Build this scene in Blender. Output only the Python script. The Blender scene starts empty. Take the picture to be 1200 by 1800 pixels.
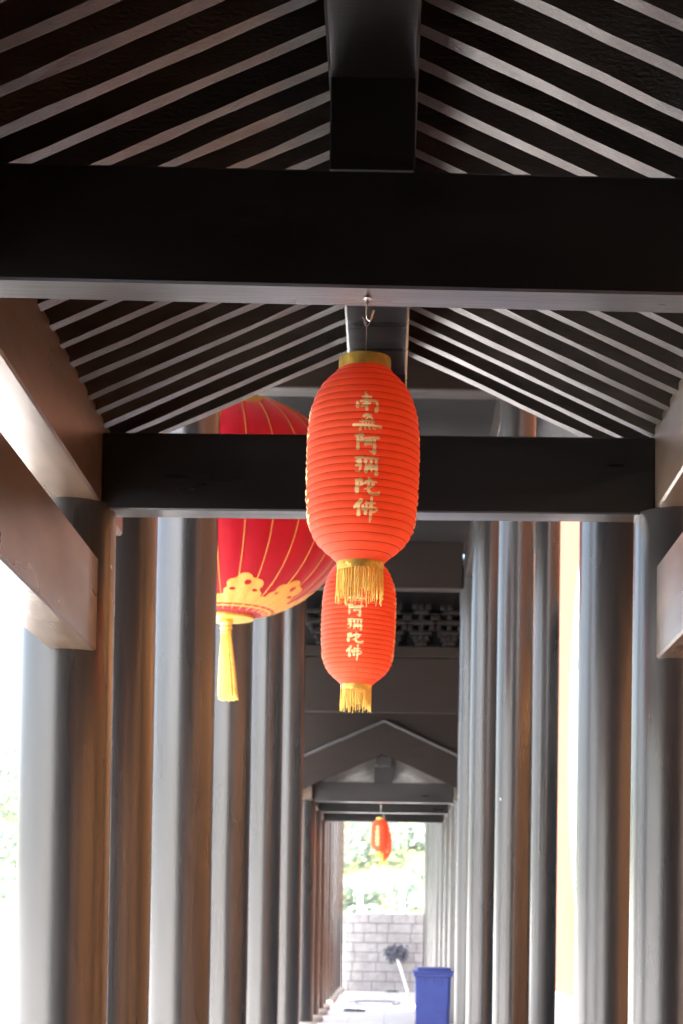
import bpy, bmesh, math, random
from mathutils import Vector, Matrix
from mathutils.geometry import tessellate_polygon
random.seed(7)
SC = bpy.context.scene
COL = SC.collection
R = math.radians

# ---------------------------------------------------------------- camera
FPX = 3200.0                     # focal length in photograph pixels (photo 1200 x 1800)
CAMZ = 1.47
PITCH, ROLL = R(2.0), R(0.85)
VX, VY = 676.0, 1641.0           # where the walkway axis (+Y) vanishes in the photograph
fw = Vector((0, math.cos(PITCH), math.sin(PITCH)))
r0 = Vector((1, 0, 0)); u0 = Vector((0, -math.sin(PITCH), math.cos(PITCH)))
rt = r0 * math.cos(ROLL) + u0 * math.sin(ROLL)
up = -r0 * math.sin(ROLL) + u0 * math.cos(ROLL)
CX0 = VX + FPX * math.sin(ROLL) * math.tan(PITCH)
CY0 = VY - FPX * math.cos(ROLL) * math.tan(PITCH)
cam_data = bpy.data.cameras.new('camera')
cam = bpy.data.objects.new('camera', cam_data)
COL.objects.link(cam)
cam.matrix_world = Matrix(((rt.x, up.x, -fw.x, 0), (rt.y, up.y, -fw.y, 0), (rt.z, up.z, -fw.z, CAMZ), (0, 0, 0, 1)))
cam_data.sensor_fit = 'VERTICAL'
cam_data.sensor_height = 36.0
cam_data.lens = FPX / 1800 * 36
cam_data.shift_x = (600 - CX0) / 1800
cam_data.shift_y = (CY0 - 900) / 1800
cam_data.clip_start = 0.05
cam_data.clip_end = 3000
cam_data.dof.use_dof = True
cam_data.dof.focus_distance = 4.75
cam_data.dof.aperture_fstop = 8.0
SC.camera = cam

def P(px, py, Y):
    """world point seen at photograph pixel (px, py) at distance Y along the walkway"""
    d = fw + rt * ((px - CX0) / FPX) + up * ((CY0 - py) / FPX)
    k = Y / d.y
    return Vector((d.x * k, Y, CAMZ + d.z * k))

# ---------------------------------------------------------------- world, sun, exposure
SUN_EL, SUN_AZ = R(58), R(200)   # azimuth measured from +Y towards +X: the sun is high behind the viewpoint
world = bpy.data.worlds.new('World'); SC.world = world
world.use_nodes = True
nt = world.node_tree
sky = nt.nodes.new('ShaderNodeTexSky'); sky.sky_type = 'NISHITA'; sky.sun_disc = False
sky.sun_elevation = SUN_EL; sky.sun_rotation = SUN_AZ
sky.air_density = 1.0; sky.dust_density = 5.0; sky.ozone_density = 1.0
nt.links.new(sky.outputs[0], nt.nodes['Background'].inputs[0])
nt.nodes['Background'].inputs[1].default_value = 0.13
sun_data = bpy.data.lights.new('sun', 'SUN'); sun_data.energy = 3.6; sun_data.angle = R(0.6)
sun_data.color = (1.0, 0.95, 0.87)
sun = bpy.data.objects.new('sun', sun_data); COL.objects.link(sun)
sdir = Vector((math.sin(SUN_AZ) * math.cos(SUN_EL), math.cos(SUN_AZ) * math.cos(SUN_EL), math.sin(SUN_EL)))
sun.rotation_euler = sdir.to_track_quat('Z', 'Y').to_euler()
SC.view_settings.view_transform = 'Standard'
SC.view_settings.look = 'None'
SC.view_settings.gamma = 1.0
SC.view_settings.exposure = 3.15
SC.cycles.use_denoising = True
SC.cycles.max_bounces = 10
SC.cycles.diffuse_bounces = 6
SC.cycles.glossy_bounces = 5
SC.cycles.sample_clamp_indirect = 6.0

# ---------------------------------------------------------------- materials
def newmat(name):
    m = bpy.data.materials.new(name); m.use_nodes = True
    return m, m.node_tree.nodes, m.node_tree.links, m.node_tree.nodes['Principled BSDF']

def noise(nodes, links, vec, scale, detail=4, rough=0.55):
    n = nodes.new('ShaderNodeTexNoise')
    n.inputs['Scale'].default_value = scale; n.inputs['Detail'].default_value = detail
    n.inputs['Roughness'].default_value = rough
    links.new(vec, n.inputs['Vector'])
    return n

def ramp(nodes, links, fac, stops):
    r = nodes.new('ShaderNodeValToRGB')
    e = r.color_ramp.elements
    while len(e) < len(stops): e.new(0.5)
    for k, (p, c) in enumerate(stops):
        e[k].position = p; e[k].color = (*c, 1) if len(c) == 3 else c
    links.new(fac, r.inputs[0])
    return r

def mapped(nodes, links, scale=(1, 1, 1), coord='Object'):
    tc = nodes.new('ShaderNodeTexCoord'); mp = nodes.new('ShaderNodeMapping')
    mp.inputs['Scale'].default_value = scale
    links.new(tc.outputs[coord], mp.inputs[0])
    return mp.outputs[0]

def simple(name, col, rough=0.5, metal=0.0, var=0.15, nscale=8, bump=0.0, bscale=40, stretch=(1, 1, 1), spec=0.5):
    m, N, L, b = newmat(name)
    v = mapped(N, L, stretch)
    n = noise(N, L, v, nscale)
    lo = tuple(max(0, c * (1 - var)) for c in col); hi = tuple(min(1, c * (1 + var)) for c in col)
    L.new(ramp(N, L, n.outputs[0], [(0.3, lo), (0.7, hi)]).outputs[0], b.inputs['Base Color'])
    b.inputs['Roughness'].default_value = rough; b.inputs['Metallic'].default_value = metal
    b.inputs['Specular IOR Level'].default_value = spec
    if bump:
        n2 = noise(N, L, v, bscale, 5)
        bp = N.new('ShaderNodeBump'); bp.inputs['Strength'].default_value = bump; bp.inputs['Distance'].default_value = 0.01
        L.new(n2.outputs[0], bp.inputs['Height']); L.new(bp.outputs[0], b.inputs['Normal'])
    return m

def paint(name, col, rlo, rhi, stretch, chips=False, bump=0.12, var=0.45, spec=0.9, coat=0.6):
    """glossy dark oil paint on timber, brushed unevenly; sparse pale chips"""
    m, N, L, b = newmat(name)
    v = mapped(N, L, stretch)
    n = noise(N, L, v, 5, 6)
    n3 = noise(N, L, v, 1.7, 3)
    hi = tuple(c * (1 + var) for c in col); lo = tuple(c * (1 - var * 0.75) for c in col)
    base = ramp(N, L, n.outputs[0], [(0.25, lo), (0.75, hi)])
    rr = ramp(N, L, n3.outputs[0], [(0.3, (rlo,) * 3), (0.7, (rhi,) * 3)])
    L.new(rr.outputs[0], b.inputs['Roughness'])
    out = base.outputs[0]
    if chips:
        vv = mapped(N, L, (1, 1, 0.7))
        vo = N.new('ShaderNodeTexVoronoi'); vo.inputs['Scale'].default_value = 5.0
        L.new(vv, vo.inputs['Vector'])
        fine = noise(N, L, vv, 60, 2)
        ad = N.new('ShaderNodeMath'); ad.operation = 'MULTIPLY_ADD'
        L.new(fine.outputs[0], ad.inputs[0]); ad.inputs[1].default_value = 0.06
        L.new(vo.outputs['Distance'], ad.inputs[2])
        sep = N.new('ShaderNodeSeparateColor'); L.new(vo.outputs['Color'], sep.inputs[0])
        gate = N.new('ShaderNodeMath'); gate.operation = 'GREATER_THAN'; gate.inputs[1].default_value = 0.9
        L.new(sep.outputs[0], gate.inputs[0])
        th = N.new('ShaderNodeMath'); th.operation = 'LESS_THAN'; th.inputs[1].default_value = 0.075
        L.new(ad.outputs[0], th.inputs[0])
        mu = N.new('ShaderNodeMath'); mu.operation = 'MULTIPLY'
        L.new(gate.outputs[0], mu.inputs[0]); L.new(th.outputs[0], mu.inputs[1])
        mx = N.new('ShaderNodeMix'); mx.data_type = 'RGBA'
        L.new(mu.outputs[0], mx.inputs['Factor']); L.new(out, mx.inputs['A']); mx.inputs['B'].default_value = (0.5, 0.49, 0.46, 1)
        out = mx.outputs['Result']
    L.new(out, b.inputs['Base Color'])
    n2 = noise(N, L, v, 22, 5)
    bp = N.new('ShaderNodeBump'); bp.inputs['Strength'].default_value = bump; bp.inputs['Distance'].default_value = 0.012
    L.new(n2.outputs[0], bp.inputs['Height']); L.new(bp.outputs[0], b.inputs['Normal'])
    b.inputs['Specular IOR Level'].default_value = spec
    b.inputs['Coat Weight'].default_value = coat; b.inputs['Coat Roughness'].default_value = 0.22
    return m

M = {}
M['column'] = paint('dark column paint', (0.017, 0.0168, 0.0172), 0.23, 0.36, (2.2, 2.2, 0.2), chips=True, bump=0.012, var=0.3, spec=0.8, coat=0.3)
M['beam'] = paint('dark beam paint', (0.0036, 0.0034, 0.0037), 0.26, 0.42, (0.5, 4, 4), bump=0.08, spec=0.6, coat=0.45)
M['plate'] = paint('dark eave beam paint', (0.085, 0.060, 0.042), 0.24, 0.40, (4, 0.5, 2), bump=0.05, spec=0.5, coat=0.05)
M['rafter'] = paint('dark rafter paint', (0.047, 0.038, 0.031), 0.30, 0.50, (2, 5, 5), bump=0.35, coat=0.2)
M['board'] = simple('dark roof board', (0.005, 0.005, 0.0055), 0.75, bump=0.2, spec=0.2)
M['hallwood'] = paint('brown black hall paint', (0.0085, 0.0048, 0.0028), 0.5, 0.7, (0.8, 4, 4), bump=0.15, spec=0.25, coat=0.0)
M['edge_highlight'] = simple('grey edge highlight', (0.05, 0.05, 0.052), 0.5)  # paler tone painted for light along the barge board edge
M['bracket'] = simple('black bracket paint', (0.006, 0.004, 0.0035), 0.6, spec=0.2)
M['stone'] = simple('grey base stone', (0.30, 0.29, 0.28), 0.8, bump=0.3)
M['tile'] = simple('grey roof tile', (0.09, 0.09, 0.095), 0.7, bump=0.4, bscale=12)
M['plaza'] = simple('pale plaza paving', (0.68, 0.67, 0.66), 0.65, var=0.12, nscale=0.8, bump=0.1)
M['concrete'] = simple('pale block', (0.33, 0.33, 0.34), 0.9, var=0.18, nscale=6, bump=0.4, bscale=60)
M['mortar'] = simple('mortar', (0.10, 0.10, 0.105), 0.95, bump=0.4)
M['white'] = simple('white plaster', (0.75, 0.75, 0.76), 0.8, var=0.06, nscale=2, bump=0.1)
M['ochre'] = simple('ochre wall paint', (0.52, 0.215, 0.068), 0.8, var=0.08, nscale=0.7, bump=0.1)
M['ochrefar'] = simple('darkened ochre wall paint', (0.235, 0.076, 0.027), 0.8, var=0.08, nscale=0.7, bump=0.1)  # same ochre darkened so the sunlit far wall does not burn out
M['ochredark'] = simple('ochre rim paint', (0.40, 0.16, 0.045), 0.8)
M['gold'] = simple('gold foil', (0.85, 0.58, 0.13), 0.3, metal=0.6, var=0.25, nscale=30, bump=0.35, bscale=60)
M['goldink'] = simple('gold ornament', (0.50, 0.235, 0.038), 0.5, metal=0.0, var=0.1, nscale=60)
M['thread'] = simple('yellow silk thread', (0.95, 0.68, 0.17), 0.5, var=0.15, nscale=30)
M['steel'] = simple('bright steel', (0.72, 0.70, 0.66), 0.25, metal=0.9, var=0.1)
M['wire'] = simple('thin wire', (0.45, 0.42, 0.38), 0.4, metal=0.6)
M['blueplastic'] = simple('blue plastic', (0.040, 0.062, 0.26), 0.42, var=0.12, nscale=5, bump=0.05)
M['rubber'] = simple('black rubber', (0.02, 0.02, 0.02), 0.7)
M['mopgrey'] = simple('grey mop yarn', (0.12, 0.13, 0.17), 0.95, var=0.5, nscale=25)
M['whiteplastic'] = simple('white plastic', (0.75, 0.75, 0.76), 0.4)
M['rag'] = simple('dark cloth', (0.05, 0.06, 0.07), 0.9)
M['hill'] = simple('hill soil and grass', (0.10, 0.13, 0.05), 0.95, nscale=0.2, bump=0.2)
M['blocker_grey'] = simple('grey render', (0.06, 0.06, 0.058), 0.9, bump=0.2)
M['terracotta'] = simple('terracotta bounce strip', (0.60, 0.29, 0.12), 0.7, bump=0.2)
M['bark'] = simple('bark', (0.12, 0.09, 0.07), 0.9)

def floor_mat():
    m, N, L, b = newmat('pale floor tile')
    v = mapped(N, L)
    br = N.new('ShaderNodeTexBrick'); br.offset = 0.0
    br.inputs['Scale'].default_value = 1.0; br.inputs['Brick Width'].default_value = 0.6
    br.inputs['Row Height'].default_value = 0.6; br.inputs['Mortar Size'].default_value = 0.006
    br.inputs['Color1'].default_value = (0.64, 0.64, 0.65, 1); br.inputs['Color2'].default_value = (0.60, 0.60, 0.61, 1)
    br.inputs['Mortar'].default_value = (0.3, 0.3, 0.3, 1)
    L.new(v, br.inputs['Vector'])
    n = noise(N, L, v, 2.5, 5)
    mx = N.new('ShaderNodeMix'); mx.data_type = 'RGBA'; mx.blend_type = 'MULTIPLY'; mx.inputs['Factor'].default_value = 1
    L.new(br.outputs[0], mx.inputs['A']); L.new(ramp(N, L, n.outputs[0], [(0.3, (0.82,) * 3), (0.7, (1, 1, 1))]).outputs[0], mx.inputs['B'])
    L.new(mx.outputs['Result'], b.inputs['Base Color'])
    b.inputs['Roughness'].default_value = 0.4
    return m
M['floor'] = floor_mat()

def cloth(name, col, trans, tw=0.45, rough=0.6, bscale=220):
    m, N, L, b = newmat(name)
    v = mapped(N, L)
    n = noise(N, L, v, 9, 4)
    c = ramp(N, L, n.outputs[0], [(0.3, tuple(x * 0.85 for x in col)), (0.7, tuple(min(1, x * 1.1) for x in col))])
    L.new(c.outputs[0], b.inputs['Base Color'])
    b.inputs['Roughness'].default_value = rough
    b.inputs['Specular IOR Level'].default_value = 0.3
    b.inputs['Sheen Weight'].default_value = 0.35; b.inputs['Sheen Roughness'].default_value = 0.4
    n2 = noise(N, L, v, bscale, 3)
    bp = N.new('ShaderNodeBump'); bp.inputs['Strength'].default_value = 0.12; bp.inputs['Distance'].default_value = 0.002
    L.new(n2.outputs[0], bp.inputs['Height']); L.new(bp.outputs[0], b.inputs['Normal'])
    tr = N.new('ShaderNodeBsdfTranslucent'); tr.inputs[0].default_value = (*trans, 1)
    mx = N.new('ShaderNodeMixShader'); mx.inputs[0].default_value = tw
    L.new(b.outputs[0], mx.inputs[1]); L.new(tr.outputs[0], mx.inputs[2])
    L.new(mx.outputs[0], N['Material Output'].inputs['Surface'])
    return m
M['redcloth'] = cloth('orange red lantern cloth', (0.95, 0.15, 0.062), (1.0, 0.26, 0.11), 0.5)
M['crimson'] = cloth('crimson lantern silk', (0.40, 0.0010, 0.015), (0.50, 0.0015, 0.020), 0.45)

M['ink'] = cloth('pale gold lettering', (1.0, 0.84, 0.42), (1.0, 0.8, 0.4), 0.12)
def leaf_mat():
    m, N, L, b = newmat('hillside leaves')
    oi = N.new('ShaderNodeTexCoord')
    n = noise(N, L, oi.outputs['Object'], 0.35, 3)
    c = ramp(N, L, n.outputs[0], [(0.3, (0.14, 0.19, 0.155)), (0.55, (0.23, 0.295, 0.235)), (0.75, (0.33, 0.39, 0.325))])
    L.new(c.outputs[0], b.inputs['Base Color']); b.inputs['Roughness'].default_value = 0.6
    tr = N.new('ShaderNodeBsdfTranslucent'); L.new(c.outputs[0], tr.inputs[0])
    mx = N.new('ShaderNodeMixShader'); mx.inputs[0].default_value = 0.3
    L.new(b.outputs[0], mx.inputs[1]); L.new(tr.outputs[0], mx.inputs[2])
    L.new(mx.outputs[0], N['Material Output'].inputs['Surface'])
    return m
M['leaf'] = leaf_mat()

# ---------------------------------------------------------------- helpers
def obj(name, bm, mat, parent=None, smooth=False, label=None):
    me = bpy.data.meshes.new(name)
    if parent is not None:                      # geometry is given in world space; store it relative to its thing
        t = parent
        off = Vector((0, 0, 0))
        while t is not None:
            off += t.location; t = t.parent
        bmesh.ops.translate(bm, verts=bm.verts, vec=-off)
    bmesh.ops.recalc_face_normals(bm, faces=bm.faces)
    bm.to_mesh(me); bm.free()
    for m in (mat if isinstance(mat, (list, tuple)) else [mat]): me.materials.append(m)
    if smooth:
        for p in me.polygons: p.use_smooth = True
        if smooth != 'all':
            me.set_sharp_from_angle(angle=R(40))
    o = bpy.data.objects.new(name, me); COL.objects.link(o)
    if parent is not None: o.parent = parent
    if label: o['label'] = label
    return o

def tag(o, label, cat, group=None, kind=None):
    o['label'] = label; o['category'] = cat
    if group: o['group'] = group
    if kind: o['kind'] = kind
    return o

def thing(name, label, cat, loc=(0, 0, 0), group=None):
    o = bpy.data.objects.new(name, None); COL.objects.link(o)
    o.location = loc; o.empty_display_size = 0.2
    return tag(o, label, cat, group)

def struct(name, bm, mat, label=None):
    o = obj(name, bm, mat); o['kind'] = 'structure'
    if label: o['label'] = label
    return o

def add_box(bm, x0, x1, y0, y1, z0, z1, bevel=0.0, seg=1):
    r = bmesh.ops.create_cube(bm, size=1.0)
    vs = r['verts']
    for v in vs:
        v.co = Vector(((x0 + x1) / 2 + v.co.x * (x1 - x0), (y0 + y1) / 2 + v.co.y * (y1 - y0), (z0 + z1) / 2 + v.co.z * (z1 - z0)))
    if bevel:
        es = list({e for v in vs for e in v.link_edges})
        bmesh.ops.bevel(bm, geom=es, offset=bevel, segments=seg, affect='EDGES', profile=0.5)

def box_bm(*a, **k):
    bm = bmesh.new(); add_box(bm, *a, **k); return bm

def add_lathe(bm, prof, cx=0, cy=0, seg=48, cap=False):
    """prof: list of (radius, z)"""
    rings = []
    for r, z in prof:
        rings.append([bm.verts.new((cx + r * math.cos(2 * math.pi * k / seg), cy + r * math.sin(2 * math.pi * k / seg), z)) for k in range(seg)])
    for a, b in zip(rings, rings[1:]):
        for k in range(seg):
            bm.faces.new((a[k], a[(k + 1) % seg], b[(k + 1) % seg], b[k]))
    if cap:
        bm.faces.new(rings[0][::-1]); bm.faces.new(rings[-1])

def add_tube(bm, pts, rad, seg=8, cap=True):
    pts = [Vector(p) for p in pts]
    rads = rad if isinstance(rad, (list, tuple)) else [rad] * len(pts)
    rings = []
    prev = None
    for i, p in enumerate(pts):
        t = (pts[min(i + 1, len(pts) - 1)] - pts[max(i - 1, 0)]).normalized()
        if prev is None:
            n = t.orthogonal().normalized()
        else:
            n = (prev - t * prev.dot(t))
            n = n.normalized() if n.length > 1e-6 else t.orthogonal().normalized()
        prev = n
        b = t.cross(n)
        rings.append([bm.verts.new(p + (n * math.cos(2 * math.pi * k / seg) + b * math.sin(2 * math.pi * k / seg)) * rads[i]) for k in range(seg)])
    for a, b in zip(rings, rings[1:]):
        for k in range(seg):
            bm.faces.new((a[k], a[(k + 1) % seg], b[(k + 1) % seg], b[k]))
    if cap:
        bm.faces.new(rings[0][::-1]); bm.faces.new(rings[-1])

def tube_bm(*a, **k):
    bm = bmesh.new(); add_tube(bm, *a, **k); return bm

def column(parent, x, y, r, z0, z1, lean=0.0):
    bm = bmesh.new()
    n = 14
    add_lathe(bm, [(r * (1.0 - 0.03 * k / n), z0 + 0.12 + (z1 - z0 - 0.12) * k / n) for k in range(n + 1)], x, y, 64, cap=True)
    c = obj('column', bm, M['column'], parent, smooth=True)
    b = bmesh.new()
    add_lathe(b, [(r * 1.28, z0), (r * 1.42, z0 + 0.04), (r * 1.42, z0 + 0.08), (r * 1.12, z0 + 0.125)], x, y, 40, cap=True)
    obj('column_base', b, M['stone'], c, smooth=True)
    return c

# ---------------------------------------------------------------- ground, floor, hills
bm = bmesh.new()
vs = [bm.verts.new(p) for p in ((-238, -30, -0.15), (238, -30, -0.15), (238, 258, -0.15), (-238, 258, -0.15))]
bm.faces.new(vs)
struct('ground', bm, M['plaza'])
struct('walkway_floor', box_bm(-1.9, 1.75, -3.4, 47.5, -0.3, 0.0, bevel=0.01), M['floor'])

def hill_z(x, y):
    d = y - 118
    if d < 0: return -0.6
    t = min(1, d / 75)
    t = t * t * (3 - 2 * t)
    h = 14 + 15 * math.exp(-((x - 5) / 36) ** 2) + 3 * math.sin(x * 0.045 + 1.0) + 2 * math.sin(x * 0.13)
    return -0.6 + t * h
bm = bmesh.new()
NX, NY = 90, 30
g = [[bm.verts.new((-220 + 440 * i / NX, 112 + 130 * j / NY, hill_z(-220 + 440 * i / NX, 112 + 130 * j / NY) + random.uniform(-0.4, 0.4) * (j > 1))) for i in range(NX + 1)] for j in range(NY + 1)]
for j in range(NY):
    for i in range(NX):
        bm.faces.new((g[j][i], g[j][i + 1], g[j + 1][i + 1], g[j + 1][i]))
struct('hill', bm, M['hill'])

# wood on the hillside: reads as one pale green mass far off
bm = bmesh.new()
def leaf_clump(bm, c, rad, n, s):
    for _ in range(n):
        d = Vector((random.gauss(0, 1), random.gauss(0, 1), random.gauss(0, 0.8)))
        d = d.normalized() * rad * random.uniform(0.55, 1.05)
        d.z *= 0.8
        p = c + d
        a = Vector((random.gauss(0, 1), random.gauss(0, 1), random.gauss(0, 1))).normalized()
        nrm = (d.normalized() + a * 0.7).normalized()
        u = nrm.orthogonal().normalized(); w = nrm.cross(u)
        k = s * random.uniform(0.6, 1.3)
        bm.faces.new([bm.verts.new(p + u * k), bm.verts.new(p + w * k * 0.6), bm.verts.new(p - u * k), bm.verts.new(p - w * k * 0.6)])
for row in range(11):
    y = 122 + row * 6.5
    for xr in ([(-14, 14)] if True else []) + [(-60, -16)]:
        x = xr[0]
        while x < xr[1]:
            x += random.uniform(2.2, 4.2)
            yy = y + random.uniform(-2.5, 2.5)
            rad = random.uniform(1.4, 3.0)
            z = hill_z(x, yy)
            leaf_clump(bm, Vector((x, yy, z + rad * 0.9)), rad, 130, 0.42)
wood = obj('hillside_wood', bm, M['leaf'])
tag(wood, 'pale green wood covering the far hillside behind the block wall', 'trees', kind='stuff')

# ---------------------------------------------------------------- galleries
XC = -0.06
def roof_z(d, top, slope, inner=1.05):
    return top + (inner - d) * slope

def gallery(name, label, frames, y0, y1, dz, col_x, rafter_ys, raf_w, slope, lower_beams, posts_at, beam_th=0.14, eave=1.95, barge=False, post_w=0.106):
    """covered walkway: frames = list of y where a cross beam stands between two columns"""
    tilts = {4.575: -0.008, 7.0: 0.005}
    root = thing(name, label, 'walkway', (XC, frames[0], 0))
    pin_l, pin_r = -1.11, 1.01                                # inner faces of the eave beams
    top = CAMZ + 1.944 + dz                                   # rafter underside at the inner face of the eave beam
    for y, (xl, xr) in zip(frames, col_x):
        column(root, xl, y, 0.18, 0, CAMZ + 1.631 + dz)
        column(root, xr, y, 0.18, 0, CAMZ + 1.631 + dz)
        b = box_bm(pin_l - 0.001, pin_r + 0.001, y - beam_th / 2, y + beam_th / 2, CAMZ + 1.616 + dz, CAMZ + 1.914 + dz, bevel=0.006)
        for v in b.verts: v.co.z += (v.co.x - XC) * tilts.get(y, 0)     # beams are not quite level
        obj('cross_beam', b, M['beam'], root)
    for a, c in ((pin_l - 0.235, pin_l), (pin_r, pin_r + 0.235)):
        obj('eave_beam', box_bm(a, c, y0, y1, CAMZ + 1.631 + dz, CAMZ + 1.970 + dz, bevel=0.008), M['plate'], root)
    for ya, yb in lower_beams:
        for a, c in ((pin_l - 0.175, pin_l + 0.0), (pin_r, pin_r + 0.18)):
            obj('lower_beam', box_bm(a, c, ya, yb, CAMZ + 1.055 + dz, CAMZ + 1.414 + dz, bevel=0.008), M['plate'], root)
    obj('ridge_beam', box_bm(XC - 0.112, XC + 0.112, y0, y1, CAMZ + 2.148 + dz, CAMZ + 2.545 + dz, bevel=0.008), M['beam'], root)
    for y in posts_at:
        obj('king_post', box_bm(XC - post_w, XC + post_w, y - 0.075, y + 0.065, CAMZ + 1.909 + dz, CAMZ + 2.156 + dz, bevel=0.004), M['beam'], root)
    for y in rafter_ys:
        for s in (-1, 1):
            bm = bmesh.new()
            n = 14
            wob = random.uniform(-0.009, 0.009); rw = raf_w * random.uniform(0.93, 1.07)
            prev = None
            for k in range(n + 1):
                d = 0.02 + (eave - 0.02) * k / n
                z = roof_z(d, top, slope)
                x = XC + s * d
                j = [random.uniform(-0.0022, 0.0022) for _ in range(4)]
                w = rw / 2 * (1 + 0.05 * math.sin(k * 1.3 + wob * 900))
                ring = [bm.verts.new((x, y - w + j[0] + wob, z + j[1])), bm.verts.new((x, y + w + j[2] + wob, z + j[3])),
                        bm.verts.new((x, y + w + wob, z + 0.115)), bm.verts.new((x, y - w + wob, z + 0.115))]
                if prev:
                    for q in range(4):
                        bm.faces.new((prev[q], prev[(q + 1) % 4], ring[(q + 1) % 4], ring[q]))
                else:
                    bm.faces.new(ring)
                prev = ring
            bm.faces.new(prev[::-1])
            obj('rafter', bm, M['rafter'], root)
    for s in (-1, 1):                                          # roof slope: boards below, tiles above
        for nm, lo, hi, ex, mat in (('roof_board', 0.112, 0.14, 0.0, M['board']), ('roof_tiles', 0.145, 0.25, 0.06, M['tile'])):
            bm = bmesh.new()
            q = []
            for d in (0.0, eave + ex):
                for zz in (lo, hi):
                    for y in (y0 - ex, y1 + ex):
                        q.append(bm.verts.new((XC + s * (d if d else 0.0006), y, roof_z(d, top, slope) + zz)))
            for f in ((0, 1, 3, 2), (4, 5, 7, 6), (0, 1, 5, 4), (2, 3, 7, 6), (0, 2, 6, 4), (1, 3, 7, 5)):
                bm.faces.new([q[i] for i in f])
            if nm == 'roof_tiles':                             # rounded tile rows down the slope
                yy = y0
                while yy < y1:
                    add_tube(bm, [(XC + s * 0.03, yy, roof_z(0.03, top, slope) + hi), (XC + s * (eave + ex), yy, roof_z(eave + ex, top, slope) + hi)], 0.06, 8)
                    yy += 0.24
            obj(nm, bm, mat, root)
    obj('roof_ridge', box_bm(XC - 0.12, XC + 0.12, y0 - 0.05, y1 + 0.05, roof_z(0, top, slope) + 0.2, roof_z(0, top, slope) + 0.5, bevel=0.03), M['tile'], root)
    if barge:
        for s in (-1, 1):
            bm = bmesh.new()
            q = []
            for d in (0.0004, eave):
                for zz in (-0.12, 0.34):
                    for y in (y0 - 0.22, y0 - 0.15):
                        q.append(bm.verts.new((XC + s * d, y, roof_z(d, top, slope) + zz)))
            for f in ((0, 1, 3, 2), (4, 5, 7, 6), (0, 1, 5, 4), (2, 3, 7, 6), (0, 2, 6, 4), (1, 3, 7, 5)):
                bm.faces.new([q[i] for i in f])
            obj('barge_board', bm, M['hallwood'], root)
            bm = bmesh.new()  # pale strip standing in for light caught on the board's top edge
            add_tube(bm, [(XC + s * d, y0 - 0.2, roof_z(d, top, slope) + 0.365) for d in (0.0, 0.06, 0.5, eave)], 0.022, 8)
            obj('barge_edge_highlight', bm, M['edge_highlight'], root, smooth=True)
        bm = bmesh.new()                                       # boarding that closes the gap above the gable
        q = []
        for y in (y0 - 0.12, y0 - 0.08):
            for d in (-1.4, 0.0, 1.4):
                q.append((bm.verts.new((XC + d, y, roof_z(abs(d), top, slope) + 0.16)), bm.verts.new((XC + d, y, top + 1.9))))
        for a, c in ((0, 1), (1, 2), (3, 4), (4, 5), (0, 3), (2, 5)):
            bm.faces.new((q[a][0], q[c][0], q[c][1], q[a][1]))
        for i in (0, 1):
            for a, c in ((0, 1), (1, 2)):
                bm.faces.new((q[a][i], q[c][i], q[c + 3][i], q[a + 3][i]))
        obj('gable_board', bm, M['hallwood'], root)
    return root

near = gallery('covered_walkway', 'nearest black timber walkway roof with its beams, overhead in the foreground',
               frames=[2.2, 4.575, 7.0], y0=-3.2, y1=7.5, dz=0.0,
               col_x=[(-1.205, 1.12), (-1.205, 1.12), (P(205, 910, 7.0).x - 0.176, P(1113, 910, 7.0).x + 0.176)],
               rafter_ys=[4.70 + 0.19 * k for k in range(-8, 15)], raf_w=0.057, slope=0.46,
               lower_beams=[(-3.2, 2.1), (2.3, 4.47), (4.68, 6.95)], posts_at=[4.575, 7.0])
far = gallery('covered_walkway', 'distant walkway with peaked gable roof, framing the small far lantern',
              frames=[27.6, 30.0, 32.5], y0=27.2, y1=33.2, dz=0.37,
              col_x=[(-1.235, 1.13), (-1.235, 1.13), (-1.235, 1.13)],
              rafter_ys=[27.35 + 0.28 * k for k in range(21)], raf_w=0.08, slope=0.46,
              lower_beams=[], posts_at=[27.6, 30.0, 32.5], beam_th=0.2, barge=True, post_w=0.14)

# unseen dark walls added behind the viewpoint to keep light off the beam fronts
root = thing('blocker_wall', 'unseen dark walls added behind the viewpoint to block light', 'wall', (0, -3.2, 0))
for nm, b in (('side_blocker', (-1.55, -1.40, -3.2, 2.3, 0, 3.2)), ('side_blocker', (1.31, 1.46, -3.2, 2.3, 0, 3.2)), ('front_blocker', (-2.9, -1.56, 1.9, 2.29, -0.15, 4.0)), ('end_blocker', (-1.55, 1.46, -3.42, -3.22, 0, 4.4))):
    obj(nm, box_bm(*b), M['hallwood'], root)

# ---------------------------------------------------------------- gate hall between the walkways
hall = thing('gate_hall', 'tall dark gate hall with high cross beams between the two walkways', 'hall', (XC, 17, 0))
def edge_col(px, py, Y, r, side, top=6.3):
    x = P(px, py, Y).x
    return column(hall, x - side * r * 0.985, Y, r, 0, top)
edge_col(278, 910, 8.6, 0.18, 1); edge_col(384, 910, 11.5, 0.2, 1); edge_col(446, 1100, 15.1, 0.18, 1)
edge_col(500, 1150, 19.5, 0.18, 1); edge_col(537, 1150, 23.8, 0.18, 1)
edge_col(1018, 915, 8.6, 0.18, -1); edge_col(876, 915, 15.1, 0.152, -1)
edge_col(829, 950, 19.5, 0.18, -1); edge_col(807, 1060, 23.8, 0.18, -1)
edge_col(985, 915, 20.5, 0.15, 1)
HZ = CAMZ + 4.52
for y, hgt in ((11.5, 0.6), (15.1, 0.6), (19.5, 0.6), (23.8, 0.62)):
    obj('hall_beam', box_bm(-1.15, 0.95, y - 0.13, y + 0.13, HZ, HZ + hgt, bevel=0.01), M['hallwood'], hall)
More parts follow.
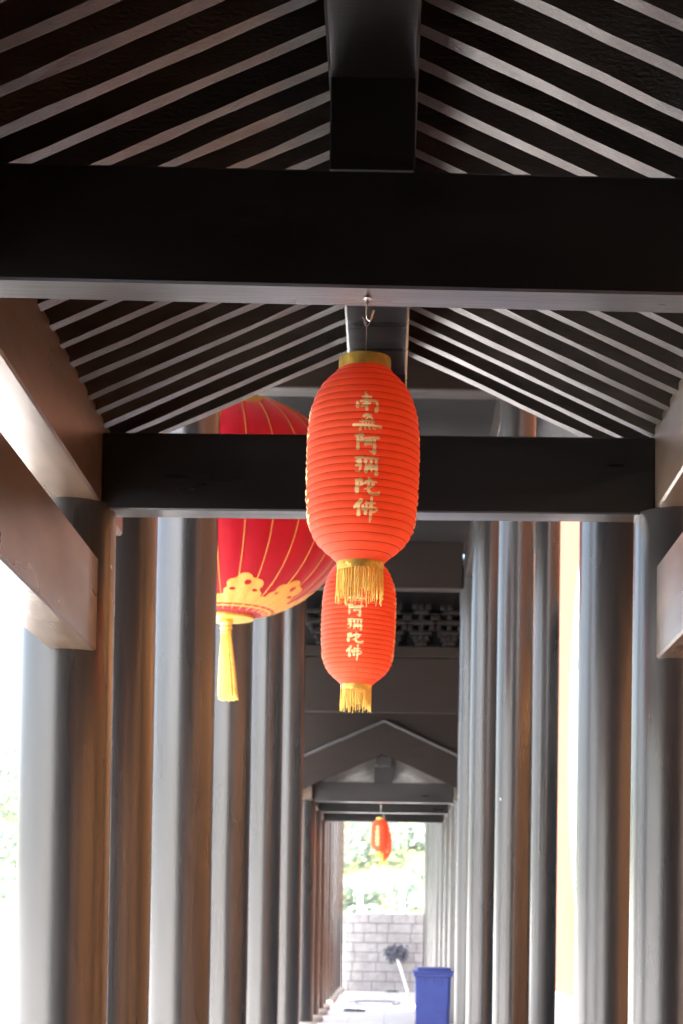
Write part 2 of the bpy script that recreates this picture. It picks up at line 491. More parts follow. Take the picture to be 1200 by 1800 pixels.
for x0, x1 in ((-1.45, -1.2), (0.98, 1.22)):
    obj('eave_beam', box_bm(x0, x1, 8.2, 25.6, HZ + 0.15, HZ + 0.55, bevel=0.01), M['hallwood'], hall)
obj('ceiling', box_bm(-1.6, 1.4, 8.1, 25.8, HZ + 0.9, HZ + 0.98), M['board'], hall)
bm = bmesh.new()
for (x0, z0), (x1, z1) in (((-2.9, HZ + 0.5), (XC, HZ + 2.1)), ((XC, HZ + 2.1), (2.0, HZ + 0.8))):
    q = [bm.verts.new((x, y, z + dz)) for x, z in ((x0, z0), (x1, z1)) for y in (5.0, 26.6) for dz in (0, 0.2)]
    for f in ((0, 1, 3, 2), (4, 5, 7, 6), (0, 1, 5, 4), (2, 3, 7, 6), (0, 2, 6, 4), (1, 3, 7, 5)):
        bm.faces.new([q[i] for i in f])
obj('hall_roof', bm, M['tile'], hall)  # front end runs out over the walkway, added to block sun on the columns
bm = bmesh.new()                                               # unseen boarding added between the two roofs to shut skylight out of the hall
q = []
for y in (7.62, 7.68):
    for d in (-2.0, 0.0, 2.0):
        q.append((bm.verts.new((XC + d, y, CAMZ + 1.925 + (1.05 - abs(d)) * 0.46 + 0.19)), bm.verts.new((XC + d, y, HZ + 0.7))))
for a, c in ((0, 1), (1, 2), (3, 4), (4, 5), (0, 3), (2, 5)):
    bm.faces.new((q[a][0], q[c][0], q[c][1], q[a][1]))
for i in (0, 1):
    for a, c in ((0, 1), (1, 2)):
        bm.faces.new((q[a][i], q[c][i], q[c + 3][i], q[a + 3][i]))
obj('light_stop_board', bm, M['hallwood'], hall)
# rear lintel boards and bracket sets above them
obj('lintel_board', box_bm(-1.4, 1.3, 26.0, 26.12, CAMZ + 3.17, CAMZ + 3.96, bevel=0.008), M['hallwood'], hall)
obj('lintel_beam', box_bm(-1.3, 1.2, 25.94, 26.18, CAMZ + 3.965, CAMZ + 4.12, bevel=0.01), M['hallwood'], hall)
for x in (-0.95, -0.45, 0.05, 0.45, 0.85):
    bm = bmesh.new()
    for t in range(4):
        w = 0.08 + 0.075 * t
        z = CAMZ + 4.125 + 0.14 * t
        add_box(bm, x - w, x + w, 25.86 - 0.05 * t, 26.10, z, z + 0.062, bevel=0.008)
        for sx in (-1, 0, 1):
            add_box(bm, x + sx * w - 0.035, x + sx * w + 0.035, 25.85 - 0.05 * t, 25.98, z + 0.064, z + 0.138, bevel=0.008)
    obj('bracket_set', bm, M['bracket'], hall)
obj('back_board', box_bm(-1.3, 1.2, 26.13, 26.19, CAMZ + 4.125, CAMZ + 5.4), M['board'], hall)

# ---------------------------------------------------------------- open hall at the far end: tall columns
fh = thing('open_hall', 'farthest row of tall dark columns before the block wall', 'hall', (XC, 40, 0))
for k in range(7):
    y = 34.6 + 1.8 * k
    column(fh, -1.245 + random.uniform(-.015, .015), y, 0.175, 0, 4.9)
    column(fh, 1.12 + random.uniform(-.015, .015), y, 0.175, 0, 4.9)
bm = bmesh.new()
for (x0, z0), (x1, z1) in (((-2.3, 4.85), (XC, 5.9)), ((XC, 5.9), (2.2, 4.85))):
    q = [bm.verts.new((x, y, z + dz)) for x, z in ((x0, z0), (x1, z1)) for y in (33.8, 46.0) for dz in (0, 0.2)]
    for f in ((0, 1, 3, 2), (4, 5, 7, 6), (0, 1, 5, 4), (2, 3, 7, 6), (0, 2, 6, 4), (1, 3, 7, 5)):
        bm.faces.new([q[i] for i in f])
obj('roof', bm, M['tile'], fh)
for x0, x1 in ((-1.34, -1.14), (1.02, 1.22)):
    obj('eave_beam', box_bm(x0, x1, 34.2, 45.8, 4.5, 4.85, bevel=0.01), M['plate'], fh)

# ---------------------------------------------------------------- lanterns
STROKES = [  # brush strokes traced per character: origin in photo pixels, then polylines of (x, y, width) in 1/20 pixel
 ((620, 694), [[(520,110,70),(545,200,100),(560,265,80)], [(390,295,40),(560,275,60),(730,300,70)], [(540,310,110),(545,430,110)],
   [(340,455,60),(500,440,70),(640,425,80),(900,430,70)], [(895,430,80),(940,520,80),(950,640,70)], [(950,650,80),(905,720,130),(890,800,105)],
   [(215,470,40),(225,570,110),(240,660,100)], [(420,550,40),(680,520,60)], [(360,630,60),(590,610,50)], [(545,480,80),(555,600,80),(555,740,90)]]),
 ((620, 732), [[(450,220,80),(550,165,90),(680,210,110)], [(375,325,40),(400,365,30)], [(585,265,30),(490,350,50),(450,395,40)],
   [(430,390,50),(600,380,60),(760,400,50)], [(740,300,60),(800,420,50)], [(300,405,30),(430,425,60)], [(410,420,60),(415,510,60)],
   [(515,430,50),(520,500,40)], [(615,430,50),(620,500,50)], [(720,430,60),(740,510,80)], [(90,530,80),(400,525,60),(700,530,70),(1050,580,90)],
   [(345,580,50),(315,690,80)], [(480,590,50),(500,670,50)], [(620,590,50),(645,670,50)], [(760,630,60),(840,650,60)]]),
 ((620, 770), [[(150,140,60),(300,110,90),(400,120,110)], [(380,130,80),(350,200,80),(410,270,90)], [(410,280,90),(330,310,70),(240,310,80)],
   [(235,200,80),(240,330,90),(240,440,70),(230,540,100),(230,590,100)], [(480,215,50),(600,200,50),(750,190,70),(950,185,80)],
   [(490,330,60),(500,440,80)], [(510,315,80),(690,285,80)], [(690,280,70),(690,410,70)], [(520,430,60),(690,400,60)], [(500,370,70),(690,345,70)],
   [(810,190,80),(805,400,80),(805,600,110),(790,705,110)], [(780,705,80),(620,650,30)]]),
 ((620, 808), [[(150,130,60),(300,115,80),(400,110,80)], [(290,140,100),(250,250,120)], [(180,245,60),(340,255,60)], [(170,390,70),(300,350,90)],
   [(310,340,90),(320,430,70),(270,560,60)], [(270,590,50),(140,580,40)], [(470,140,80),(700,125,70),(920,125,60)], [(478,242,100),(500,246,100)],
   [(690,160,80),(680,300,70),(690,480,70),(690,600,50)], [(855,160,80),(870,350,75),(870,500,75),(850,670,110)], [(510,320,50),(510,450,95),(500,600,110)],
   [(590,330,50),(640,440,60)], [(640,330,40),(570,440,50)], [(760,370,50),(810,450,60)], [(560,490,50),(880,490,50)]]),
 ((620, 846), [[(140,130,50),(320,100,90)], [(320,110,120),(320,200,90),(370,240,80)], [(380,250,80),(260,320,50)],
   [(190,150,90),(190,300,90),(180,400,120),(180,500,120)], [(600,60,80),(660,130,100)], [(470,220,80),(510,170,80),(650,160,60),(860,180,50)],
   [(740,250,100),(700,320,80),(560,400,60),(430,435,30)], [(590,200,50),(570,350,70),(580,480,80),(640,560,90),(780,580,90),(930,560,110),(960,500,60)]]),
 ((616, 882), [[(400,80,110),(300,200,110),(160,320,80)], [(310,270,80),(320,350,80),(305,450,100),(300,560,115)],
   [(580,120,50),(590,250,50),(570,400,80),(545,520,90)], [(540,200,40),(720,170,60),(890,170,50)], [(460,270,80),(460,380,90),(560,370,70),(720,310,50),(900,310,50)],
   [(900,310,50),(1000,360,50),(880,450,70),(780,460,50)], [(770,-20,60),(770,100,80),(745,300,100),(740,500,90),(735,650,90),(710,780,40)]]),
]
LS = 700.0                                                    # photo pixels per metre at the first lantern
def lan_radius(v):
    """body radius (m) at v metres below the top of the body (0 .. 0.49)"""
    keys = [(0.0, 0.060), (0.018, 0.079), (0.045, 0.1055), (0.075, 0.121), (0.115, 0.134), (0.17, 0.1395), (0.25, 0.1400), (0.33, 0.1385),
            (0.385, 0.1345), (0.425, 0.1245), (0.455, 0.104), (0.478, 0.076), (0.495, 0.054)]
    for (a, ra), (b, rb) in zip(keys, keys[1:]):
        if a <= v <= b:
            t = (v - a) / (b - a); 
            return ra + (rb - ra) * t
    return keys[-1][1] if v > 0.4 else keys[0][1]
def lan_smooth(v):
    return sum(lan_radius(min(0.495, max(0, v + o))) for o in (-0.012, -0.006, 0, 0.006, 0.012)) / 5
PITCHV = 0.495 / 27
def lan_surf(v):
    t = (v / PITCHV) % 1.0
    amp = 0.0030 if 0.03 < v < 0.46 else 0.0015
    return lan_smooth(v) + amp * (1 - abs(2 * t - 1) ** 2.4) - amp * 0.5

def ribbon(bm, pts, depth, to3d):
    """brush stroke as a strip with rounded ends; pts (u, v, half width) in metres"""
    P2 = [(Vector((a, b)), w) for a, b, w in pts]
    dense = []
    for (p, w), (q, x) in zip(P2, P2[1:]):
        n = max(2, int((q - p).length / 0.0016))
        for k in range(n):
            t = k / n; dense.append((p.lerp(q, t), w + (x - w) * t))
    dense.append(P2[-1])
    # smooth the spine
    for _ in range(2):
        dense = [dense[0]] + [((dense[i-1][0] + dense[i][0] * 2 + dense[i+1][0]) / 4, (dense[i-1][1] + dense[i][1] * 2 + dense[i+1][1]) / 4) for i in range(1, len(dense) - 1)] + [dense[-1]]
    t0 = (dense[1][0] - dense[0][0]).normalized(); t1 = (dense[-1][0] - dense[-2][0]).normalized()
    start = [(dense[0][0] - t0 * dense[0][1] * c, dense[0][1] * s) for c, s in ((0.85, 0.25), (0.65, 0.6), (0.35, 0.88))]
    end = [(dense[-1][0] + t1 * dense[-1][1] * c, dense[-1][1] * s) for c, s in ((0.35, 0.88), (0.65, 0.6), (0.85, 0.25))]
    full = start + dense + end
    prev = None
    for i, (p, w) in enumerate(full):
        a = full[max(0, i - 1)][0]; b = full[min(len(full) - 1, i + 1)][0]
        t = (b - a).normalized(); n = Vector((-t.y, t.x))
        w *= 1 + 0.08 * math.sin(i * 0.9 + p.x * 900)
        row = [bm.verts.new(to3d(*(p + n * w * c), depth)) for c in (-1, -0.33, 0.33, 1)]
        if prev:
            for k in range(3): bm.faces.new((prev[k], prev[k + 1], row[k + 1], row[k]))
        prev = row

def make_lantern(label):
    root = thing('red_lantern', label, 'lantern', (0, 0, 0), 'red lanterns hung along the walkway')
    BT = -0.186                                              # top of the body below the hanging point
    bm = bmesh.new()
    prof = []
    n = 27 * 8
    for k in range(n + 1):
        v = 0.495 * k / n
        prof.append((lan_surf(v), BT - v))
    add_lathe(bm, prof, 0, 0, 112)
    for v in bm.verts:                                       # cloth is never perfectly round
        a = math.atan2(v.co.y, v.co.x)
        f = 1 + 0.006 * math.sin(3 * a + v.co.z * 9) + 0.004 * math.sin(7 * a - v.co.z * 21)
        v.co.x *= f; v.co.y *= f
    obj('body', bm, M['redcloth'], root, smooth='all')
    bm = bmesh.new()                                         # dark stitched wire rings in the grooves
    for k in range(1, 27):
        v = PITCHV * k
        r = lan_surf(v) + 0.0006
        add_tube(bm, [(r * math.cos(2 * math.pi * q / 64) * (1 + 0.006 * math.sin(3 * 2 * math.pi * q / 64 + (BT - v) * 9) + 0.004 * math.sin(7 * 2 * math.pi * q / 64 - (BT - v) * 21)),
                       r * math.sin(2 * math.pi * q / 64) * (1 + 0.006 * math.sin(3 * 2 * math.pi * q / 64 + (BT - v) * 9) + 0.004 * math.sin(7 * 2 * math.pi * q / 64 - (BT - v) * 21)), BT - v) for q in range(65)], 0.0007, 4, cap=False)
    obj('wire_ring', bm, M['redrib'], root)
    bm = bmesh.new()
    add_lathe(bm, [(0.058, BT + 0.026), (0.0635, BT + 0.028), (0.065, BT + 0.02), (0.065, BT - 0.006), (0.061, BT - 0.009), (0.0585, BT - 0.004), (0.058, BT + 0.026)], 0, 0, 64)
    obj('top_rim', bm, M['gold'], root, smooth=True)
    bb = BT - 0.495
    bm = bmesh.new()
    add_lathe(bm, [(0.0535, bb + 0.006), (0.0575, bb + 0.006), (0.0585, bb - 0.004), (0.0575, bb - 0.02), (0.0535, bb - 0.021), (0.0535, bb + 0.006)], 0, 0, 64)
    obj('bottom_rim', bm, M['gold'], root, smooth=True)
    bm = bmesh.new()                                         # tassel fringe round the bottom rim
    for k in range(84):
        a = 2 * math.pi * (k + random.uniform(-.4, .4)) / 84
        ln = random.uniform(0.066, 0.092)
        r = 0.0565; pts = []
        da = random.uniform(-0.05, 0.05); dr = random.uniform(-0.006, 0.004)
        for q in range(6):
            t = q / 5
            pts.append(((r + dr * t) * math.cos(a + da * t + 0.02 * math.sin(5 * t + k)), (r + dr * t) * math.sin(a + da * t + 0.02 * math.sin(5 * t + k)), bb - 0.012 - ln * t))
        add_tube(bm, pts, random.uniform(0.0011, 0.0018), 5)
    obj('fringe', bm, M['thread'], root, smooth='all')
    for q in range(4):                                       # the same six characters on four sides
        bm = bmesh.new()
        rot = -math.pi / 2 + q * math.pi / 2
        def to3d(u, v, depth):
            vv = v
            r = lan_surf(vv)
            a = rot + u / 0.14
            f = 1 + 0.006 * math.sin(3 * a + (BT - vv) * 9) + 0.004 * math.sin(7 * a - (BT - vv) * 21)
            return Vector(((r * f + depth) * math.cos(a), (r * f + depth) * math.sin(a), BT - vv))
        dep = 0.0007
        for (ox, oy), strokes in STROKES:
            for st in strokes:
                pts = []
                for x, y, w in st:
                    px = ox + x / 20; py = oy + y / 20
                    u = (px - (647.5 - (py - 714) * 0.0355)) / LS
                    v = (py - 634) / LS * 1.02
                    pts.append((u, v, w * 1.3 / 20 / LS / 2))
                ribbon(bm, pts, dep, to3d)
                dep += 0.00003
        obj('lettering', bm, M['ink'], root)
    bm = bmesh.new()                                         # bail wire and twisted hanging wire
    add_tube(bm, [(-0.06, 0, BT + 0.015), (-0.03, 0.004, BT + 0.03), (0, 0, BT + 0.045), (0.03, -0.004, BT + 0.03), (0.06, 0, BT + 0.015)], 0.0008, 6)
    add_tube(bm, [(0, 0, BT + 0.044), (0.001, 0, -0.1), (0.000, 0, -0.075)], 0.0011, 6)
    add_tube(bm, [(0, 0, -0.077), (-0.006, 0, -0.066), (-0.006, 0, -0.058), (0.002, 0, -0.052), (0.009, 0, -0.057), (0.008, 0, -0.066), (0, 0, -0.077)], 0.0009, 6)
    add_tube(bm, [(0.0, 0, -0.070), (-0.004, 0.002, -0.06), (-0.011, 0.003, -0.050)], 0.0007, 6)
    obj('hanging_wire', bm, M['wire'], root)
    return root

M['redrib'] = simple('darker rib stitching', (0.45, 0.03, 0.012), 0.7)
def make_hook(parent, p):
    bm = bmesh.new()
    x, y, z = p
    add_lathe(bm, [(0.0002, z - 0.001), (0.0115, z - 0.001), (0.0115, z - 0.004), (0.0045, z - 0.006), (0.0045, z - 0.016)], x, y, 20)
    add_tube(bm, [(x, y, z), (x, y, z - 0.045), (x + 0.002, y, z - 0.056), (x + 0.007, y, z - 0.060), (x + 0.011, y, z - 0.054), (x + 0.017, y - 0.002, z - 0.034)], 0.0034, 10)
    add_tube(bm, [(x - 0.011, y - 0.004, z - 0.005), (x + 0.011, y + 0.003, z - 0.002)], 0.0018, 6)
    return obj('hook', bm, M['steel'], parent, smooth=True)

def copy_tree(o, parent=None):
    c = o.copy(); COL.objects.link(c)
    if parent is not None: c.parent = parent
    for ch in o.children: copy_tree(ch, c)
    return c

BZ = CAMZ + 1.616
spots = [
    (P(644, 535, 4.575).x, 4.575, BZ, R(3.0), R(0.5), 1.0, near, 'large red lantern in sharp focus hanging from the nearest cross beam'),
    (P(637, 905, 7.0).x, 7.0, BZ + 0.022, R(-7), R(1.2), 1.0, near, 'second red lantern, directly below and behind the fringe of the sharpest lantern'),
    (P(668, 1412, 27.6).x, 27.6, BZ + 0.30, R(-20), R(0), 1.0, far, 'small far red lantern hanging under the distant walkway beam'),
    (P(673, 1430, 30.0).x, 30.0, BZ + 0.30, R(30), R(0), 1.0, far, 'tiny red lantern mostly hidden behind the small far lantern'),
]
proto = make_lantern(spots[0][-1])
for i, (x, y, z, rz, tilt, sc, par, lab) in enumerate(spots):
    o = proto if i == 0 else copy_tree(proto)
    o.location = (x, y, z); o.rotation_euler = (0, tilt, rz); o['label'] = lab
    hz_ = BZ + (0.37 if par is far else 0)
    make_hook(par, (x, y, hz_))
    if par is far:
        bmc = tube_bm([(x + 0.006, y, hz_ - 0.058), (x + 0.002, y, z - 0.06)], 0.006, 8)
        obj('hanging_cord', bmc, M['wire'], o)

# big crimson globe lantern in the gate hall
BC = P(402, 893, 13.2); BR = 0.93
bl = thing('globe_lantern', 'huge crimson globe lantern with gold cloud pattern, half hidden behind the left column', 'lantern', (BC.x, BC.y, BC.z))
SQ = 0.875
bm = bmesh.new()
seg, nr = 168, 60
NP = 28                                                        # gores between the seams
prof_t = [R(12 + (180 - 24) * k / nr) for k in range(nr + 1)]
rings = []
def globe(th, a, off=0.0):
    f = 1 - 0.010 * (1 - abs(math.sin(NP * a / 2))) * math.sin(th)
    return Vector((BC.x + (BR * f + off) * math.sin(th) * math.cos(a), BC.y + (BR * f + off) * math.sin(th) * math.sin(a), BC.z + (BR * f + off) * math.cos(th) * SQ))
for th in prof_t:
    rings.append([bm.verts.new(globe(th, 2 * math.pi * k / seg)) for k in range(seg)])
for a, b in zip(rings, rings[1:]):
    for k in range(seg): bm.faces.new((a[k], a[(k + 1) % seg], b[(k + 1) % seg], b[k]))
obj('body', bm, M['crimson'], bl, smooth='all')
bm = bmesh.new()
for k in range(NP):
    a = 2 * math.pi * k / NP
    add_tube(bm, [globe(R(14 + 150 * q / 40), a, 0.003) for q in range(41)], 0.003, 6)
obj('seam', bm, M['goldink'], bl, smooth='all')
def tess_on_globe(bm, loops, off, a0):
    """loops: list of 2-D loops (first outer, rest holes) in (angle, polar) degrees -> fine mesh on the globe"""
    tri = tessellate_polygon([[Vector((x, y, 0)) for x, y in lp] for lp in loops])
    flat = [q for lp in loops for q in lp]
    tb = bmesh.new()
    vv = [tb.verts.new((x, y, 0)) for x, y in flat]
    for t in tri:
        try: tb.faces.new([vv[i] for i in t])
        except ValueError: pass
    for _ in range(3):
        long = [e for e in tb.edges if e.calc_length() > 1.6]
        if long: bmesh.ops.subdivide_edges(tb, edges=long, cuts=1)
        bmesh.ops.triangulate(tb, faces=tb.faces)
    mp = {v: bm.verts.new(globe(R(v.co.y), R(a0 + v.co.x), off)) for v in tb.verts}
    for f in tb.faces: bm.faces.new([mp[v] for v in f.verts])
    tb.free()
def circ(cx, cy, rx, ry, a0=0, a1=360, n=20):
    return [(cx + rx * math.cos(R(a0 + (a1 - a0) * k / n)), cy + ry * math.sin(R(a0 + (a1 - a0) * k / n))) for k in range(n + 1)]
bm = bmesh.new()
NCL = 9
for k in range(NCL):                                           # ruyi cloud heads standing on the bottom band (polar angle grows downwards)
    a0 = 360 * k / NCL - 71
    outer = [(-17, 151), (-16.5, 147.5), (-13.5, 145.5)] + circ(-9.5, 144.0, 4.6, 3.6, 170, 275, 8) + circ(-1.5, 140.6, 5.4, 4.0, 200, 340, 12) + circ(8.0, 143.4, 5.0, 3.6, 265, 400, 10) + [(14, 147.5), (17, 149), (17.5, 151)]
    hole = circ(1.0, 142.2, 2.6, 1.7)[:-1]
    hole2 = circ(-9.5, 147.0, 2.6, 1.0)[:-1]
    hole3 = circ(8.5, 147.2, 2.8, 1.0)[:-1]
    tess_on_globe(bm, [outer, hole, hole2, hole3], 0.0035, a0)
def band(bm, t0, t1, off):
    for k in range(144):
        a, b = 2 * math.pi * k / 144, 2 * math.pi * (k + 1) / 144
        bm.faces.new([bm.verts.new(globe(t, q, off)) for t, q in ((R(t0), a), (R(t0), b), (R(t1), b), (R(t1), a))])
band(bm, 151, 154, 0.0035)
band(bm, 154, 158, 0.0035); 
band(bm, 159.5, 161.0, 0.0035)
for k in range(NCL * 4):                                       # key fret squares under the clouds
    a = 360 * k / (NCL * 4)
    tess_on_globe(bm, [[(a - 3, 155), (a + 3, 155), (a + 3, 157), (a + 1, 157), (a + 1, 156.2), (a - 3, 156.2)]], 0.005, 0)
obj('cloud_pattern', bm, M['goldink'], bl)
bm = bmesh.new()
for k in range(NCL):
    a0 = 360 * k / NCL - 71
    outer = [(-17, 29)] + circ(-9.5, 36.0, 4.6, 3.6, -190, -275 + 0, 8) + [(0, 41), (9, 37), (17, 29)]
    tess_on_globe(bm, [outer], 0.0035, a0)
band(bm, 22, 29, 0.0035)
obj('cloud_pattern', bm, M['goldink'], bl)
bm = bmesh.new()
ZT = BR * SQ * math.cos(R(12)); RT = BR * math.sin(R(12))
add_lathe(bm, [(RT - 0.004, BC.z + ZT - 0.01), (RT + 0.004, BC.z + ZT + 0.005), (RT + 0.004, BC.z + ZT + 0.04), (RT - 0.01, BC.z + ZT + 0.05)], BC.x, BC.y, 48)
obj('end_ring', bm, M['gold'], bl, smooth=True)
bm = bmesh.new()
add_lathe(bm, [(RT - 0.004, BC.z - ZT + 0.01), (RT + 0.004, BC.z - ZT - 0.004), (RT + 0.004, BC.z - ZT - 0.022), (0.05, BC.z - ZT - 0.026), (0.001, BC.z - ZT - 0.026)], BC.x, BC.y, 48)
obj('end_ring', bm, M['gold'], bl, smooth=True)
bm = bmesh.new()
add_tube(bm, [(BC.x, BC.y, BC.z + ZT), (BC.x, BC.y, HZ + 0.2)], 0.008, 8)
obj('hanging_rope', bm, M['wire'], bl)
tas = None
bm = bmesh.new()
tz = BC.z - ZT - 0.02
add_lathe(bm, [(0.02, tz), (0.045, tz - 0.01), (0.05, tz - 0.03), (0.036, tz - 0.05), (0.046, tz - 0.065), (0.036, tz - 0.085), (0.042, tz - 0.105), (0.03, tz - 0.12)], BC.x, BC.y, 24, cap=True)
tas = obj('tassel_knot', bm, M['gold'], bl, smooth=True)
bm = bmesh.new()
for k in range(150):
    a = random.uniform(0, 2 * math.pi); q = math.sqrt(random.random())
    r1 = 0.034 * q; r2 = 0.075 * q
    ln = 0.47 + random.uniform(-0.02, 0.015)
    add_tube(bm, [(BC.x + r1 * math.cos(a), BC.y + r1 * math.sin(a), tz - 0.11), (BC.x + 0.01 + (r1 + (r2 - r1) * .6) * math.cos(a), BC.y + (r1 + (r2 - r1) * .6) * math.sin(a), tz - 0.11 - ln * 0.5),
                  (BC.x + 0.022 + r2 * math.cos(a), BC.y + r2 * math.sin(a), tz - 0.11 - ln)], 0.0055, 5)
obj('tassel', bm, M['thread'], bl, smooth='all')

# ---------------------------------------------------------------- walls outside
ow = thing('ochre_wall', 'tall sunlit orange-yellow temple wall with a huge white round panel', 'wall', (5.0, 30, 0))
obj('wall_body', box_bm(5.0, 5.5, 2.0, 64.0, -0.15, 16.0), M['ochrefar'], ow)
bm = bmesh.new()
def disc_x(bm, cy, cz, r, x0, x1, n=96):
    a = [bm.verts.new((x0, cy + r * math.cos(2 * math.pi * k / n), cz + r * math.sin(2 * math.pi * k / n))) for k in range(n)]
    b = [bm.verts.new((x1, cy + r * math.cos(2 * math.pi * k / n), cz + r * math.sin(2 * math.pi * k / n))) for k in range(n)]
    bm.faces.new(a); bm.faces.new(b[::-1])
    for k in range(n): bm.faces.new((a[k], a[(k + 1) % n], b[(k + 1) % n], b[k]))
disc_x(bm, 44.0, CAMZ + 5.3, 5.75, 4.96, 5.02)
obj('panel_rim', bm, M['ochredark'], ow)
bm = bmesh.new(); disc_x(bm, 44.0, CAMZ + 5.3, 5.6, 4.945, 5.02)
obj('round_panel', bm, M['white'], ow)

gw = thing('bounce_wall', 'unseen ochre wall added right of the nearest walkway for warm bounce light', 'wall', (2.92, 3, 0))  # added out of view to throw orange bounce onto the left timbers
obj('wall_body', box_bm(2.8, 3.05, -3.0, 15.6, -0.15, 4.2), M['ochre'], gw)
obj('coping', box_bm(2.7, 3.15, -3.1, 15.65, 4.202, 4.4, bevel=0.03), M['tile'], gw)
struct('bounce_strip', box_bm(1.752, 2.799, -3.4, 15.6, -0.3, -0.146), M['terracotta'])  # unseen warm ground added to tint the light from below
sb = thing('bounce_blocker', 'unseen grey block added right of the gate hall to stop orange bounce', 'building', (3.5, 18, 0))  # added out of view to keep orange bounce off the hall columns
obj('wall', box_bm(2.75, 4.2, 15.8, 25.5, -0.15, 5.2), M['blocker_grey'], sb)
obj('roof', box_bm(2.65, 4.3, 15.7, 25.6, 5.202, 5.45, bevel=0.03), M['tile'], sb)
bwall = thing('block_wall', 'pale concrete block wall closing the far end of the walkway', 'wall', (0, 46.6, 0))
bm = bmesh.new()
for row in range(8):
    x = -3.2 + (0.3 if row % 2 else 0) + random.uniform(-.05, .05)
    while x < 3.6:
        w = random.choice([0.6, 0.6, 0.6, 0.3, 0.42]); 
        z = row * 0.247
        j = random.uniform(-0.008, 0.008)
        add_box(bm, x + 0.006, x + w - 0.008, 46.5 + j, 46.69, z + 0.006, z + 0.239 + (random.uniform(-0.01, 0.015) if row == 7 else 0), bevel=0.008)
        x += w
obj('blocks', bm, M['concrete'], bwall)
obj('mortar', box_bm(-3.15, 3.5, 46.515, 46.68, 0, 1.955), M['mortar'], bwall)
for k, (px, lab) in enumerate(((632, 'white post behind the block wall, left of the far lanterns'), (706, 'white post behind the block wall, right of the far lanterns'))):
    p = P(px, 1550, 52)
    b = bmesh.new(); add_box(b, p.x - 0.07, p.x + 0.07, 51.9, 52.15, -0.15, p.z, bevel=0.01); add_box(b, p.x - 0.09, p.x + 0.09, 51.86, 52.19, p.z + 0.002, p.z + 0.08, bevel=0.02)
    tag(obj('fence_post', b, M['white']), lab, 'post', 'white fence posts')

# low white wall across the plaza on the left
b = bmesh.new()
add_box(b, -60, -7, 74, 74.4, -0.15, 2.4, bevel=0.02); add_box(b, -60.1, -6.9, 73.9, 74.5, 2.402, 2.62, bevel=0.04)
tag(obj('boundary_wall', b, M['white']), 'low white boundary wall below the green hill at the left edge', 'wall')

# ---------------------------------------------------------------- bin, mop, hose, rags
BY = 26.7
bx = P(724, 1700, BY).x; bzt = P(750, 1702, BY).z
bn = thing('wheelie_bin', 'blue plastic wheelie bin standing against the right columns', 'bin', (bx + 0.3, BY, 0))
wb, db, hb = 0.58, 0.6, bzt - 0.06
bm = bmesh.new()
q = []
for z, sx, sy in ((0.06, 0.48, 0.46), (hb - 0.06, 0.52, 0.55), (hb - 0.055, 0.57, 0.60), (hb, 0.57, 0.60)):
    q.append([bm.verts.new((bx + 0.3 + cx * sx / 2, BY + cy * sy / 2 + 0.02, z)) for cx, cy in ((-1, -1), (1, -1), (1, 1), (-1, 1))])
for a, c in zip(q, q[1:]):
    for k in range(4): bm.faces.new((a[k], a[(k + 1) % 4], c[(k + 1) % 4], c[k]))
bm.faces.new(q[0][::-1]); bm.faces.new(q[-1])
bmesh.ops.bevel(bm, geom=[e for e in bm.edges if abs(e.verts[0].co.z - e.verts[1].co.z) > 0.2], offset=0.04, segments=4, affect='EDGES')
for k in (-0.12, 0.0, 0.12):
    add_box(bm, bx + 0.3 + k - 0.012, bx + 0.3 + k + 0.012, BY - 0.262, BY - 0.20, hb - 0.16, hb - 0.058, bevel=0.004)
obj('body', bm, M['blueplastic'], bn, smooth=True)
bm = bmesh.new()
add_box(bm, bx - 0.005, bx + 0.605, BY - 0.31, BY + 0.35, hb + 0.002, hb + 0.032, bevel=0.012, seg=2)
add_box(bm, bx + 0.06, bx + 0.56, BY - 0.24, BY + 0.30, hb + 0.03, hb + 0.075, bevel=0.03, seg=3)
obj('lid', bm, M['blueplastic'], bn, smooth=True)
obj('handle', tube_bm([(bx + 0.06, BY + 0.34, hb - 0.03), (bx + 0.06, BY + 0.41, hb - 0.01), (bx + 0.54, BY + 0.41, hb - 0.01), (bx + 0.54, BY + 0.34, hb - 0.03)], 0.016, 10), M['blueplastic'], bn, smooth=True)
for xx in (bx + 0.075, bx + 0.525):
    bm = bmesh.new()
    a = []
    for dx, rr in ((-0.025, 0.085), (-0.02, 0.1), (0.02, 0.1), (0.025, 0.085)):
        a.append([bm.verts.new((xx + dx, BY + 0.25 + rr * math.cos(2 * math.pi * k / 28), 0.1 + rr * math.sin(2 * math.pi * k / 28))) for k in range(28)])
    for s, t in zip(a, a[1:]):
        for k in range(28): bm.faces.new((s[k], s[(k + 1) % 28], t[(k + 1) % 28], t[k]))
    bm.faces.new(a[0][::-1]); bm.faces.new(a[-1])
    obj('wheel', bm, M['rubber'], bn, smooth=True)

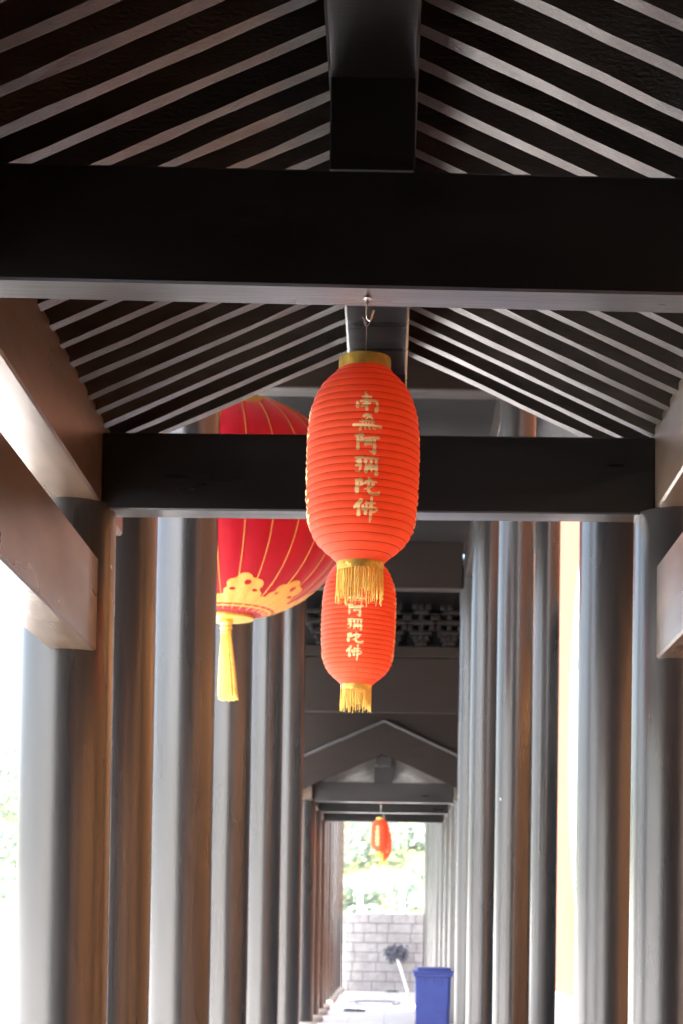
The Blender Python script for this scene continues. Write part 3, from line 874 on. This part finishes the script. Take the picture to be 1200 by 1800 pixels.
mp_b = P(716, 1746, 45.3); mp_t = P(697, 1684, 46.2)
mp_b.z = 0.01
mop = thing('mop', 'dark grey mop with a white handle propped head up against the block wall', 'mop', (mp_b.x, mp_b.y, 0))
obj('handle', tube_bm([mp_b, mp_b.lerp(mp_t, 0.5), mp_t], 0.036, 12), M['whiteplastic'], mop, smooth=True)
bm = bmesh.new()
for k in range(220):
    a = Vector((random.gauss(0, 0.14), random.gauss(-0.02, 0.05), random.gauss(0.09, 0.10)))
    a = Vector((max(-0.24, min(0.24, a.x)), max(-0.08, min(0.08, a.y)), max(-0.08, min(0.26, a.z))))
    c = mp_t + a + Vector((-0.02, 0.0, 0.03))
    c.y = min(c.y, 46.42)
    d = Vector((random.gauss(0, 1), random.gauss(0, .5), random.gauss(0, 1))).normalized() * random.uniform(0.06, 0.12)
    e = c + d + Vector((0, 0, -0.03)); e.y = min(e.y, 46.43)
    add_tube(bm, [c, c + d * 0.5 + Vector((0, -0.02, 0.01)), e], 0.019, 5)
obj('mop_head', bm, M['mopgrey'], mop, smooth='all')

bm = bmesh.new()
c = P(655, 1778, 38); c.z = 0.012
pts = []
for k in range(60):
    a = 2 * math.pi * k / 40
    rr = 0.36 + 0.05 * math.sin(3 * a) + 0.003 * k
    pts.append((c.x + 0.05 + rr * math.cos(a), c.y + rr * 3.2 * math.sin(a), 0.012 + 0.004 * (k > 40)))
add_tube(bm, pts, 0.009, 6)
tag(obj('hose', bm, M['mopgrey'], smooth='all'), 'thin grey hose lying in a loose coil on the pale far floor', 'hose')
bm = bmesh.new()
pw = [P(*t) for t in ((688, 1758, 43), (694, 1764, 41), (706, 1771, 39), (722, 1776, 37), (735, 1779, 35))]
add_tube(bm, [(p.x, p.y, 0.03) for p in pw], 0.03, 8)
tag(obj('white_pipe', bm, M['whiteplastic'], smooth='all'), 'white bent pipe lying on the floor left of the blue bin', 'pipe')
def rag(px, py, Y, w, l, lab):
    bm = bmesh.new()
    c = P(px, py, Y); n = 14
    gg = [[bm.verts.new((c.x + w * (i / n - .5) * (0.7 + 0.3 * math.sin(j * 1.3)), c.y + l * (j / n - .5), 0.005 + 0.035 * abs(math.sin(i * 1.1 + j * 0.4) * math.sin(j * 0.9 + 0.5 * i)) * (0 < i < n) * (0 < j < n))) for i in range(n + 1)] for j in range(n + 1)]
    for j in range(n):
        for i in range(n): bm.faces.new((gg[j][i], gg[j][i + 1], gg[j + 1][i + 1], gg[j + 1][i]))
    o = obj('rag', bm, M['rag'], smooth='all')
    md = o.modifiers.new('thick', 'SOLIDIFY'); md.thickness = 0.006; md.offset = 1
    tag(o, lab, 'rag')
rag(622, 1781, 34.5, 0.42, 1.0, 'flat dark rag on the pale floor beside the far left columns')
rag(688, 1740, 45.9, 0.32, 0.6, 'small dark rag at the foot of the block wall near the mop')

# ---------------------------------------------------------------- air: far things fade pale
m = bpy.data.materials.new('haze air'); m.use_nodes = True
m.node_tree.nodes.clear()
pv = m.node_tree.nodes.new('ShaderNodeVolumePrincipled'); mo = m.node_tree.nodes.new('ShaderNodeOutputMaterial')
pv.inputs['Color'].default_value = (0.95, 0.97, 0.97, 1); pv.inputs['Density'].default_value = 0.0004
m.node_tree.links.new(pv.outputs[0], mo.inputs['Volume'])
hz = obj('haze', box_bm(-240, 240, -32, 260, -1.3, 45), m); hz['kind'] = 'stuff'
